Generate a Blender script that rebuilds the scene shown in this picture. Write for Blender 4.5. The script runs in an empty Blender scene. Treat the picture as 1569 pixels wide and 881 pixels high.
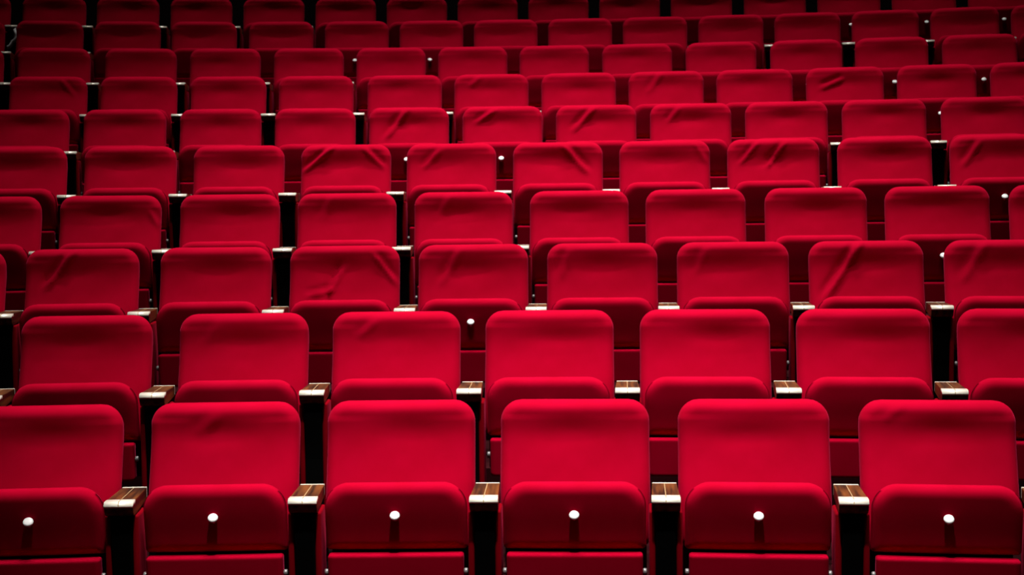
import bpy, bmesh, math, random
from mathutils import Matrix, Vector
C = bpy.context.scene.collection
W_PX, H_PX = 1569, 881
F_PX, PITCH, ROLL = 2213.7, 0.0502, -0.0110
XC, YC = -0.5355, -7.5579            # centre of the curved rows
BACK_H = 0.89                        # back top above its own tier
# radius, height of the back tops above the eye, angle of every seat in the row
ROWS = [[12.1643, -0.5939, [-0.07804, -0.03179, 0.01447, 0.06016, 0.10649, 0.15281]], [12.8946, -0.3566, [-0.07995, -0.03544, 0.0082, 0.05212, 0.09626, 0.14023, 0.18422]], [13.8059, -0.1288, [-0.13479, -0.09448, -0.0535, -0.01359, 0.02678, 0.06705, 0.10735, 0.14759, 0.1879]], [14.5309, 0.1097, [-0.13331, -0.09486, -0.05609, -0.01752, 0.02109, 0.05943, 0.09744, 0.13627, 0.17446, 0.21291]], [15.2355, 0.3774, [-0.1328, -0.09592, -0.05893, -0.022, 0.01461, 0.05155, 0.08836, 0.12533, 0.16241, 0.19929]], [16.1711, 0.6392, [-0.1411, -0.10682, -0.07295, -0.03826, -0.00375, 0.03038, 0.06453, 0.09864, 0.13311, 0.16737, 0.20166]], [16.8475, 0.8952, [-0.14066, -0.10766, -0.07443, -0.04162, -0.00805, 0.02475, 0.05788, 0.09091, 0.12344, 0.15687, 0.18947, 0.22251]], [17.5275, 1.1495, [-0.17685, -0.14473, -0.11222, -0.08001, -0.04776, -0.01574, 0.01615, 0.04803, 0.08025, 0.11255, 0.1449, 0.17678, 0.20888]], [18.4258, 1.4504, [-0.18376, -0.15357, -0.12435, -0.09368, -0.06299, -0.0326, -0.00233, 0.0277, 0.05758, 0.08783, 0.11807, 0.14817, 0.17827, 0.20825, 0.23844]], [19.0937, 1.7226, [-0.1866, -0.15718, -0.12804, -0.09854, -0.06905, -0.03955, -0.01013, 0.01923, 0.04856, 0.0779, 0.10728, 0.13699, 0.16651, 0.19588, 0.22531]]]
CAM_Z = BACK_H - ROWS[0][1]
NAMES = ['front', 'second', 'third', 'fourth', 'fifth', 'sixth', 'seventh', 'eighth', 'ninth', 'tenth']
ORD = ['first', 'second', 'third', 'fourth', 'fifth', 'sixth', 'seventh', 'eighth', 'ninth', 'tenth',
       'eleventh', 'twelfth', 'thirteenth', 'fourteenth', 'fifteenth', 'sixteenth']

for R_, z_, t_ in ROWS:                  # neighbours keep a hand's breadth for the armrest between them
    for _ in range(40):
        for q in range(len(t_)-1):
            lack = .5545/R_-(t_[q+1]-t_[q])
            if lack > 0: t_[q] -= lack/2; t_[q+1] += lack/2

# ---------------------------------------------------------------- materials
def mat(name, color, rough=0.6, metal=0.0, spec=0.3):
    m = bpy.data.materials.new(name); m.use_nodes = True
    b = m.node_tree.nodes['Principled BSDF']
    b.inputs['Base Color'].default_value = (*color, 1)
    b.inputs['Roughness'].default_value = rough
    b.inputs['Metallic'].default_value = metal
    b.inputs['Specular IOR Level'].default_value = spec
    return m, b, m.node_tree

def velvet(name, color, sheen):
    m, b, t = mat(name, color, 0.9, 0, 0.02)
    b.inputs['Sheen Weight'].default_value = sheen
    b.inputs['Sheen Roughness'].default_value = 0.35
    b.inputs['Sheen Tint'].default_value = (1.0, 0.06, 0.20, 1)
    tc = t.nodes.new('ShaderNodeTexCoord')
    n = t.nodes.new('ShaderNodeTexNoise'); n.inputs['Scale'].default_value = 9; n.inputs['Detail'].default_value = 3
    t.links.new(tc.outputs['Object'], n.inputs['Vector'])
    r = t.nodes.new('ShaderNodeValToRGB')
    r.color_ramp.elements[0].position = 0.3; r.color_ramp.elements[1].position = 0.7
    r.color_ramp.elements[0].color = (color[0]*0.92, color[1], color[2]*0.85, 1)
    r.color_ramp.elements[1].color = (color[0]*1.06, color[1], color[2]*1.15, 1)
    t.links.new(n.outputs['Fac'], r.inputs['Fac']); t.links.new(r.outputs['Color'], b.inputs['Base Color'])
    w = t.nodes.new('ShaderNodeTexNoise'); w.inputs['Scale'].default_value = 700; w.inputs['Detail'].default_value = 1
    t.links.new(tc.outputs['Object'], w.inputs['Vector'])
    bp = t.nodes.new('ShaderNodeBump'); bp.inputs['Strength'].default_value = 0.06; bp.inputs['Distance'].default_value = 0.001
    t.links.new(w.outputs['Fac'], bp.inputs['Height']); t.links.new(bp.outputs['Normal'], b.inputs['Normal'])
    return m

RED = velvet('red_velvet', (0.36, 0.0, 0.0150), 0.15)
RED_PAD = velvet('red_side_cloth', (0.17, 0.0, 0.004), 0.05)

def wood_mat():
    m, b, t = mat('brown_varnished_wood', (0.16, 0.05, 0.015), 0.38, 0, 0.35)
    tc = t.nodes.new('ShaderNodeTexCoord'); mp = t.nodes.new('ShaderNodeMapping')
    mp.inputs['Scale'].default_value = (60, 5, 60)
    n = t.nodes.new('ShaderNodeTexNoise'); n.inputs['Scale'].default_value = 1.0; n.inputs['Detail'].default_value = 4
    oi = t.nodes.new('ShaderNodeObjectInfo'); ad = t.nodes.new('ShaderNodeVectorMath'); ad.operation = 'ADD'
    t.links.new(tc.outputs['Object'], ad.inputs[0]); t.links.new(oi.outputs['Location'], ad.inputs[1])
    t.links.new(ad.outputs[0], mp.inputs['Vector']); t.links.new(mp.outputs['Vector'], n.inputs['Vector'])
    r = t.nodes.new('ShaderNodeValToRGB'); e = r.color_ramp.elements
    e[0].position = 0.35; e[0].color = (0.018, 0.005, 0.0015, 1)
    e[1].position = 0.68; e[1].color = (0.16, 0.046, 0.009, 1)
    t.links.new(n.outputs['Fac'], r.inputs['Fac']); t.links.new(r.outputs['Color'], b.inputs['Base Color'])
    return m
WOOD = wood_mat()
CAP, _b, _t = mat('brass_painted_highlight', (0.90, 0.83, 0.70), 0.30, 0.2, 0.5)  # near-white colour carries the highlight of the armrest edges
INLAY, _b, _t = mat('pale_inlay', (0.36, 0.23, 0.11), 0.45)
BLACK, _b, _t = mat('black_painted_steel', (0.0015, 0.0015, 0.0015), 0.8, 0, 0.03)
SHELL, _b, _t = mat('dark_shell', (0.02, 0.004, 0.004), 0.6)
STEEL, _b, _t = mat('grey_steel', (0.30, 0.29, 0.29), 0.45, 0.5)
WHITE, _b, _t = mat('white_plastic', (0.92, 0.91, 0.89), 0.35, 0, 0.5)
GLINT, _b, _t = mat('grey_glint', (0.75, 0.73, 0.73), 0.6)  # light grey standing in for a reflective glint
CARPET, _b, _t = mat('dark_carpet', (0.020, 0.002, 0.003), 0.95, 0, 0.05)
WALL, _b, _t = mat('dark_wall_paint', (0.010, 0.006, 0.006), 0.9, 0, 0.05)

# ---------------------------------------------------------------- mesh helpers
def finish(bm, name, smooth=True):
    bmesh.ops.recalc_face_normals(bm, faces=bm.faces)
    me = bpy.data.meshes.new(name); bm.to_mesh(me); bm.free()
    if smooth:
        for p in me.polygons: p.use_smooth = True
    return me

def obj(name, me, m, parent=None):
    o = bpy.data.objects.new(name, me); C.objects.link(o)
    if m and not me.materials: me.materials.append(m)
    if parent: o.parent = parent
    return o

def curve_fn(pts):
    pts = sorted(pts)
    xs = [p[0] for p in pts]; ys = [p[1] for p in pts]; n = len(xs)
    d = [0]*n
    for i in range(n):
        a, b = max(0, i-1), min(n-1, i+1)
        d[i] = (ys[b]-ys[a])/(xs[b]-xs[a])
    def f(x):
        x = min(max(x, xs[0]), xs[-1])
        i = 0
        while i < n-2 and x > xs[i+1]: i += 1
        h = xs[i+1]-xs[i]; t = (x-xs[i])/h
        return ((2*t**3-3*t*t+1)*ys[i] + (t**3-2*t*t+t)*h*d[i] + (-2*t**3+3*t*t)*ys[i+1] + (t**3-t*t)*h*d[i+1])
    return f

def cushion(name, hw, z0, z1, rt, rb, front, thick, re, rback, nx=30, nz=34):
    """A padded slab standing upright: rounded-rectangle outline, domed edges, front surface at depth front(x, z)."""
    zc, hh = (z0+z1)/2, (z1-z0)/2
    def halfw(z):
        v = z-zc
        r = rt if v > 0 else rb
        k = abs(v)-(hh-r)
        return hw if k <= 0 else hw-r+math.sqrt(max(0.0, r*r-k*k))
    def inset(x, z):
        r = rt if z > zc else rb
        qx, qz = abs(x)-(hw-r), abs(z-zc)-(hh-r)
        return -(math.hypot(max(qx, 0), max(qz, 0)) + min(max(qx, qz), 0) - r)
    def drop(e, R):
        e = max(e, 0.0)
        return 0.0 if e >= R else R*(1-math.sqrt(max(0.0, 1-(1-e/R)**2)))
    def cl(i, n):                     # samples crowded towards the rim
        t = -1+2*i/n
        return 0.35*t + 0.65*math.sin(t*math.pi/2)
    bm = bmesh.new(); F = []; B = []
    for j in range(nz+1):
        z = zc+hh*cl(j, nz); w = halfw(z)
        rf, rbk = [], []
        for i in range(nx+1):
            x = w*cl(i, nx)
            e = inset(x, z)
            a = front(x, z)
            base = front(x*0.0, z)
            rf.append(bm.verts.new((x, -(a-drop(e, re)), z)))
            rbk.append(bm.verts.new((x, -(base-thick+drop(e, rback)), z)))
        F.append(rf); B.append(rbk)
    for j in range(nz):
        for i in range(nx):
            bm.faces.new((F[j][i], F[j][i+1], F[j+1][i+1], F[j+1][i]))
            bm.faces.new((B[j][i], B[j+1][i], B[j+1][i+1], B[j][i+1]))
    for j in range(nz):
        bm.faces.new((F[j][0], F[j+1][0], B[j+1][0], B[j][0]))
        bm.faces.new((F[j][nx], B[j][nx], B[j+1][nx], F[j+1][nx]))
    for i in range(nx):
        bm.faces.new((F[0][i], B[0][i], B[0][i+1], F[0][i+1]))
        bm.faces.new((F[nz][i], F[nz][i+1], B[nz][i+1], B[nz][i]))
    return finish(bm, name)

def extrude_x(name, prof, half, bev=0.0, seg=2, smooth=False):
    """A side outline [(a, z)...] (a = towards the stage) swept across the width half(a)."""
    bm = bmesh.new()
    L = [bm.verts.new((-half(a), -a, z)) for a, z in prof]
    R = [bm.verts.new((half(a), -a, z)) for a, z in prof]
    n = len(prof)
    bm.faces.new(L); bm.faces.new(list(reversed(R)))
    for i in range(n):
        k = (i+1) % n
        bm.faces.new((L[i], R[i], R[k], L[k]))
    bmesh.ops.recalc_face_normals(bm, faces=bm.faces)
    if bev:
        bmesh.ops.bevel(bm, geom=[e for e in bm.edges if e.calc_face_angle(0) > 0.6], offset=bev, segments=seg, affect='EDGES', profile=0.5)
    me = finish(bm, name, False)
    if smooth:
        for p in me.polygons: p.use_smooth = True
    return me

def box(name, x0, x1, a0, a1, z0, z1, bev=0.0, seg=2, smooth=False):
    xm = (x0+x1)/2
    me = extrude_x(name, [(a0, z0), (a1, z0), (a1, z1), (a0, z1)], lambda a: (x1-x0)/2, bev, seg, smooth)
    for v in me.vertices: v.co.x += xm
    return me

def lathe(name, prof, axis, seg=24):
    """prof [(distance along axis, radius)...]; axis 'x' or 'a' (towards the stage)."""
    bm = bmesh.new(); rings = []
    for d, r in prof:
        ring = []
        for k in range(seg):
            t = 2*math.pi*k/seg
            u, w = r*math.cos(t), r*math.sin(t)
            ring.append(bm.verts.new((d, u, w) if axis == 'x' else (u, -d, w)))
        rings.append(ring)
    for p, q in zip(rings, rings[1:]):
        for k in range(seg):
            bm.faces.new((p[k], p[(k+1) % seg], q[(k+1) % seg], q[k]))
    bm.faces.new(rings[0]); bm.faces.new(list(reversed(rings[-1])))
    return finish(bm, name)

# ---------------------------------------------------------------- projection (to read creases off the photograph)
cam_M = (Matrix.Translation((0, 0, CAM_Z)) @ Matrix.Rotation(math.pi/2-PITCH, 4, 'X') @ Matrix.Rotation(ROLL, 4, 'Z'))
cam_I = cam_M.inverted()
def project(p):
    q = cam_I @ Vector(p)
    return W_PX/2+F_PX*q.x/-q.z, H_PX/2-F_PX*q.y/-q.z, -q.z

def place(i, th):
    R, z, _ = ROWS[i]
    return Matrix.Translation((XC+R*math.sin(th), YC+R*math.cos(th), CAM_Z+z-BACK_H)) @ Matrix.Rotation(-th, 4, 'Z')

# ---------------------------------------------------------------- the seat
BACK_PROF = curve_fn([(.890, .036), (.872, .0402), (.855, .0416), (.838, .0424), (.82, .0437), (.80, .0462), (.78, .0499), (.76, .0547), (.74, .0606),
                      (.72, .0672), (.70, .0745), (.68, .0822), (.66, .0902), (.64, .0984), (.62, .1060), (.60, .1130), (.56, .1220), (.50, .128), (.44, .122)])
BW, SW = 0.2365, 0.2185
def back_mesh(rng, creases=()):
    cx, cz = rng.uniform(-.05, .05), rng.uniform(.782, .800)
    amp, sx, sz = rng.uniform(.006, .0115), rng.uniform(.11, .16), rng.uniform(.034, .044)
    cx2, cz2, amp2 = rng.uniform(-.15, .15), rng.uniform(.70, .80), rng.uniform(-.003, .003)
    tilt = rng.uniform(-.006, .006)
    def front(x, z):
        a = BACK_PROF(z)
        a -= 0.016*abs(x/BW)**2.6
        if z > .84: a -= 0.004*(x/BW)**2
        a -= amp*math.exp(-((x-cx)/sx)**2-((z-cz)/sz)**2)
        a += amp2*math.exp(-((x-cx2)/.06)**2-((z-cz2)/.05)**2)
        for (x0, q0, x1, q1, h, w) in creases:
            dx, dz = x1-x0, q1-q0; L = math.hypot(dx, dz)
            t = ((x-x0)*dx+(z-q0)*dz)/(L*L); d = ((x-x0)*dz-(z-q0)*dx)/L
            fade = math.exp(-((t-.5)/.62)**6)
            a += h*fade*(math.exp(-(d/w)**2) - 0.55*math.exp(-((d-1.9*w)/(1.4*w))**2))
        return a
    me = cushion('backrest', BW, .44, .893, .068, .03, front, .085, .033, .03, 44, 48)
    for v in me.vertices: v.co.z += tilt*v.co.x*0.4
    me.materials.append(RED)
    return me

def seat_front(x, z):
    return .249+(z-.568)*.15 - .006*abs(x/SW)**3 + .003*math.exp(-((z-.59)/.06)**2)

ME = {}
ME['seat_cushion'] = cushion('seat_cushion', SW, .460, .672, .078, .012, seat_front, .088, .034, .05)
ME['seat_base'] = cushion('seat_base', .2065, .321, .456, .007, .012, lambda x, z: .263+(z-.456)*.10, .05, .008, .01, 24, 24)
ME['back_shell'] = cushion('back_shell', .225, .30, .868, .06, .02, lambda x, z: BACK_PROF(z)-.086, .018, .006, .006, 12, 16)
ME['hinge_pin'] = lathe('hinge_pin', [(0, .007), (.001, .009), (.003, .0105), (.0095, .0105), (.0118, .009), (.0125, .006)], 'x', 16)
ME['button'] = lathe('number_button', [(-.012, .0055), (.012, .0055), (.0125, .0125), (.014, .0150), (.0175, .0155), (.0205, .0140), (.0222, .0100), (.0230, .0045)], 'a', 24)

def empty(name, M, label, cat, group):
    o = bpy.data.objects.new(name, None); C.objects.link(o)
    o.empty_display_size = 0.1
    o.matrix_world = M
    o['label'] = label; o['category'] = cat; o['group'] = group
    return o

for k, m in (('seat_cushion', RED), ('seat_base', RED), ('back_shell', SHELL), ('hinge_pin', STEEL), ('button', WHITE)):
    ME[k].materials.append(m)

def chair(M, label, group, bme):
    r = empty('theatre_seat', M, label, 'seat', group)
    obj('backrest', bme, None, r)
    obj('back_shell', ME['back_shell'], None, r)
    s = obj('seat_cushion', ME['seat_cushion'], None, r)
    b = obj('number_button', ME['button'], None, s); b['label'] = 'round white button'
    b.location = (0, -seat_front(0, .568), .566); b.rotation_euler = (-math.radians(40), 0, 0)
    if label.endswith('sixth from the left in the second row'): b.location.z -= .022; b.location.y = -seat_front(0, .546)
    obj('seat_base', ME['seat_base'], None, r)
    for sg in (-1, 1):
        h = obj('hinge_pin', ME['hinge_pin'], None, r); h['label'] = 'grey metal hinge pin'
        h.location = (.2065 if sg > 0 else -.2190, -.233, .398)
    return r

# ---------------------------------------------------------------- the armrest on its post
AW = lambda a: .0385+(a-.065)*.020
def bullnose():                           # slim pale nosing that imitates the highlight along the front edge
    pr = [(.256, .6215), (.297, .6190)]
    for k in range(0, 9):
        t = math.pi/2*k/9
        pr.append((.285+.016*math.cos(t), .6225+.0150*math.sin(t)))
    return pr+[(.285, .6375), (.256, .6375)]
def arm_outline():                        # wooden body, rolled under at the front
    pr = [(.062, .600), (.262, .590), (.268, .590)]
    for k in range(1, 8):
        t = -math.pi/2+math.pi/2*k/8
        pr.append((.268+.030*math.cos(t), .6225+.0325*math.sin(t)))
    return pr+[(.2965, .6195), (.258, .6225), (.258, .637), (.062, .637)]
ME['arm_top'] = extrude_x('arm_top', arm_outline(), AW, .002, 2)
ME['end_cap'] = extrude_x('end_cap', bullnose(), AW, .0, 2, True)
ME['rear_strip'] = extrude_x('rear_strip', [(.052, .602), (.062, .602), (.062, .638), (.052, .6375)], AW, .002, 2)
def inlay():
    top = [(.064, .6374), (.262, .6376), (.285, .6379)]
    for k in range(1, 9):
        t = math.pi/2-math.pi/2*k/8
        top.append((.285+.0165*math.cos(t), .6225+.0155*math.sin(t)))
    low = [(a-(.003 if a > .286 else 0), z-.003) for a, z in reversed(top)]
    return top+low
ME['inlay_strip'] = extrude_x('inlay_strip', inlay(), lambda a: .0013)
ME['post'] = extrude_x('post', [(.12, .012), (.259, .012), (.259, .39), (.274, .568), (.274, .591), (.12, .599)], lambda a: .0305, .004, 2)
ME['foot_plate'] = box('foot_plate', -.045, .045, .03, .32, 0, .012, .003)
for sg, k in ((-1, 'pad_l'), (1, 'pad_r')):
    x0, x1 = (.0312, .0500) if sg > 0 else (-.0500, -.0312)
    ME[k] = box('side_pad', x0, x1, .128, .259, .10, .588, .0075, 4, True)
for k, m in (('arm_top', WOOD), ('end_cap', CAP), ('rear_strip', CAP), ('inlay_strip', INLAY), ('post', BLACK), ('foot_plate', BLACK), ('pad_l', RED_PAD), ('pad_r', RED_PAD)):
    ME[k].materials.append(m)

def arm(M, label, group):
    r = empty('armrest_stand', M, label, 'armrest', group)
    obj('post', ME['post'], None, r); obj('foot_plate', ME['foot_plate'], None, r)
    for k in ('pad_l', 'pad_r'): obj('side_pad', ME[k], None, r)['label'] = 'red cloth side pad'
    t = obj('arm_top', ME['arm_top'], None, r); t['label'] = 'brown varnished wooden top'
    obj('end_cap', ME['end_cap'], None, t)['label'] = 'pale rounded metal end cap with its highlight painted in'
    obj('rear_strip', ME['rear_strip'], None, t)
    obj('inlay_strip', ME['inlay_strip'], None, t)
    return r

# creases seen on single backs: row, start px, end px, height, width
CREASES = [
 (2, (114, 383), (76, 434), .007, .012), (2, (524, 412), (506, 444), .006, .010), (2, (508, 444), (474, 451), .005, .009), (2, (576, 395), (604, 432), .0055, .010),
 (2, (704, 384), (680, 428), .0045, .013), (2, (872, 386), (862, 420), .003, .016), (2, (1082, 384), (1070, 414), .003, .016), (2, (1318, 374), (1272, 446), .008, .013), (2, (1512, 374), (1482, 424), .004, .018),
 (1, (574, 494), (554, 514), .003, .014), (1, (330, 500), (318, 524), .002, .016),
 (0, (1388, 620), (1362, 644), .0018, .015), (0, (330, 640), (306, 664), .0025, .018),
 (3, (508, 302), (494, 334), .003, .016), (3, (690, 300), (676, 326), .003, .016), (3, (228, 326), (240, 346), .003, .012),
 (4, (506, 228), (470, 258), .007, .011), (4, (560, 230), (584, 254), .005, .012), (4, (672, 232), (652, 254), .0045, .014), (4, (866, 226), (896, 260), .006, .014),
 (4, (1160, 220), (1138, 246), .005, .010), (4, (1200, 222), (1178, 252), .0065, .010), (4, (1502, 218), (1482, 248), .005, .014), (4, (1066, 222), (1080, 246), .003, .014),
 (5, (624, 168), (596, 206), .007, .014), (5, (756, 170), (732, 186), .005, .014), (5, (908, 168), (882, 196), .006, .014), (5, (1040, 166), (1026, 184), .004, .014),
 (6, (1288, 122), (1262, 133), .006, .014), (6, (94, 124), (110, 144), .004, .012), (6, (1012, 114), (996, 138), .004, .016), (6, (735, 118), (722, 130), .003, .016),
]
def seat_creases(i, th):
    M = place(i, th); MI = M.inverted(); out = []
    cx, cy, d = project(M @ Vector((0, -.06, .80)))
    for (ri, p0, p1, h, w) in CREASES:
        if ri != i or abs((p0[0]+p1[0])/2-cx) > .25*F_PX/d: continue
        s = F_PX/d
        f = lambda p: ((p[0]-cx)/s, .80-(p[1]-cy)/s)
        a, b = f(p0), f(p1)
        # run the line top to bottom, bright ridge on its left, hollow on its right (mirrored for the other slant)
        slant = 1 if (b[0]-a[0]) < 0 else -1
        if slant > 0: out.append((a[0], a[1], b[0], b[1], (2.5 if h >= .006 else 2.0)*h, .85*w))
        else: out.append((b[0], b[1], a[0], a[1], (2.5 if h >= .006 else 2.0)*h, .85*w))
    return out

for i, (R, z, ths) in enumerate(ROWS):
    g = 'red folding seats in the %s row' % NAMES[i]
    n = len(ths)
    for k, th in enumerate(ths):
        cr = seat_creases(i, th)
        big = [c for c in cr if c[4] >= .0045]
        lab = 'red velvet folding seat %s%s from the left in the %s row' % ('with a creased back, ' if big else '', ORD[k], NAMES[i])
        chair(place(i, th), lab, g, back_mesh(random.Random(100*i+k), cr))
    for k in range(n+1):
        if k == 0: th = ths[0]-(ths[1]-ths[0])/2
        elif k == n: th = ths[-1]+(ths[-1]-ths[-2])/2
        else: th = (ths[k-1]+ths[k])/2
        M = place(i, th)
        px = project(M @ Vector((0, -.3, .63)))[0]
        if 0 < k < n and (px < -30 or px > W_PX+30): continue
        if k == 0: lab = 'wooden armrest on a black post at the left end of the %s row' % NAMES[i]
        elif k == n: lab = 'wooden armrest on a black post at the right end of the %s row' % NAMES[i]
        else: lab = 'wooden armrest between the %s and %s seats from the left in the %s row' % (ORD[k-1], ORD[k], NAMES[i])
        arm(M, lab, 'wooden armrests of the %s row' % NAMES[i])

# ---------------------------------------------------------------- grey strip added to imitate a glint by the armrest at the end of the back row
def unproject(px, py, y):
    d = cam_M.to_3x3() @ Vector(((px-W_PX/2)/F_PX, -(py-H_PX/2)/F_PX, -1))
    return cam_M.translation + d*(y/d.y)
def glint():
    bm = bmesh.new(); Y = 10.90
    path = [(22.0, 44), (23.4, 52), (23.6, 58), (21, 63), (17, 67.5), (14.5, 71), (13, 76)]
    pr = None
    for k, (px, py) in enumerate(path):
        c = unproject(px, py, Y); wd = .012*(1.5 if 2 < k < 6 else .8)
        ring = [bm.verts.new(c+Vector((sx*wd, sy*.003+.004*math.sin(k*2), sx*.006*(-1)**k))) for sx, sy in ((-1, -1), (1, -1), (1, 1), (-1, 1))]
        if pr:
            for q in range(4): bm.faces.new((pr[q], pr[(q+1) % 4], ring[(q+1) % 4], ring[q]))
        else: bm.faces.new(ring)
        pr = ring
    bm.faces.new(list(reversed(pr)))
    return finish(bm, 'glint_strip')
so = obj('glint_strip', glint(), GLINT)
so['label'] = 'grey strip imitating a glint beside the end armrest of the tenth row'; so['category'] = 'glint'

# ---------------------------------------------------------------- the setting
def structure(name, me, m):
    o = obj(name, me, m); o['kind'] = 'structure'
    return o
def tiers():
    bm = bmesh.new(); NA = 48; A0, A1 = -.62, .62
    prof = []                                       # (radius, height) going up the steps
    H = [CAM_Z+r[1]-BACK_H for r in ROWS]
    prof.append((2.0, H[0]-.0)); 
    for i, (R, z, _) in enumerate(ROWS):
        if i: prof += [(R-.46, H[i-1]), (R-.46, H[i])]
    prof.append((ROWS[-1][0]+1.0, H[-1]))
    low = [(ROWS[-1][0]+1.0, -.3), (2.0, -.3)]
    loops = []
    for k in range(NA+1):
        t = A0+(A1-A0)*k/NA
        loops.append([bm.verts.new((XC+r*math.sin(t), YC+r*math.cos(t), h)) for r, h in prof+low])
    n = len(prof+low)
    for p, q in zip(loops, loops[1:]):
        for j in range(n):
            bm.faces.new((p[j], p[(j+1) % n], q[(j+1) % n], q[j]))
    bm.faces.new(loops[0]); bm.faces.new(list(reversed(loops[-1])))
    return finish(bm, 'floor', False)
structure('floor', tiers(), CARPET)
def back_wall():
    bm = bmesh.new(); NA = 48; A0, A1 = -.62, .62; r0, r1 = ROWS[-1][0]+.85, ROWS[-1][0]+1.0
    h0, h1 = CAM_Z+ROWS[-1][1]-BACK_H, 11.0
    loops = []
    for k in range(NA+1):
        t = A0+(A1-A0)*k/NA
        loops.append([bm.verts.new((XC+r*math.sin(t), YC+r*math.cos(t), h)) for r, h in ((r0, h0), (r1, h0), (r1, h1), (r0, h1))])
    for p, q in zip(loops, loops[1:]):
        for j in range(4): bm.faces.new((p[j], p[(j+1) % 4], q[(j+1) % 4], q[j]))
    bm.faces.new(loops[0]); bm.faces.new(list(reversed(loops[-1])))
    return finish(bm, 'wall_back', False)
structure('wall_back', back_wall(), WALL)
structure('ceiling', box('ceiling', -12, 12, -13.5, 5, 11.0, 11.2), WALL)

# ---------------------------------------------------------------- lamps under the ceiling
def spot(name, loc, target, watts, size, radius=.12, col=(1, .97, .93)):
    l = bpy.data.lights.new(name, 'SPOT'); l.energy = watts; l.spot_size = math.radians(size); l.spot_blend = 1.0
    l.shadow_soft_size = radius; l.color = col
    o = bpy.data.objects.new(name, l); C.objects.link(o); o.location = loc
    o.rotation_euler = (Vector(target)-Vector(loc)).to_track_quat('-Z', 'Y').to_euler()
    o['kind'] = 'helper'
    return o
def batten(name, loc, length, watts, spread):       # long rail of lamps hanging under the ceiling, shining straight down
    l = bpy.data.lights.new(name, 'AREA'); l.shape = 'RECTANGLE'; l.size = length; l.size_y = .20
    l.energy = watts; l.spread = math.radians(spread); l.color = (1, .97, .93)
    o = bpy.data.objects.new(name, l); C.objects.link(o); o.location = loc; o['kind'] = 'helper'
    o.rotation_euler = (0, 0, 0)
    return o
for ty, tz, wt, ln in ((4.2, .65, 80, 3.6), (5.85, 1.15, 38, 4.2), (7.4, 1.65, 76, 4.5), (8.85, 2.15, 96, 4.4), (11.95, 2.9, 54, 7.5)):
    batten('lamp_batten', (.42, ty-.75, tz+7.6), ln, wt, 55)
for ty, tz, wt, size in ((4.3, .65, 2900, 26), (6.05, 1.15, 420, 31), (7.5, 1.65, 900, 33), (8.8, 2.1, 760, 35)):
    spot('ceiling_spotlight', (.10, ty-2.6, tz+8.0), (.10, ty, tz), wt, size)
w = bpy.data.worlds.new('dark_house'); bpy.context.scene.world = w; w.use_nodes = True
w.node_tree.nodes['Background'].inputs['Color'].default_value = (.02, .015, .015, 1)
w.node_tree.nodes['Background'].inputs['Strength'].default_value = 0.3

# ---------------------------------------------------------------- camera
cd = bpy.data.cameras.new('camera'); cam = bpy.data.objects.new('camera', cd); C.objects.link(cam)
cd.sensor_width = 36; cd.lens = F_PX*36/W_PX; cam.matrix_world = cam_M
cd.clip_end = 100; cd.clip_start = .05
cd.dof.use_dof = True; cd.dof.focus_distance = 5.2; cd.dof.aperture_fstop = 5.6
s = bpy.context.scene; s.camera = cam
s.view_settings.view_transform = 'Standard'; s.view_settings.look = 'None'
s.view_settings.exposure = 0.0; s.view_settings.gamma = 1.0; s.view_settings.use_curve_mapping = False
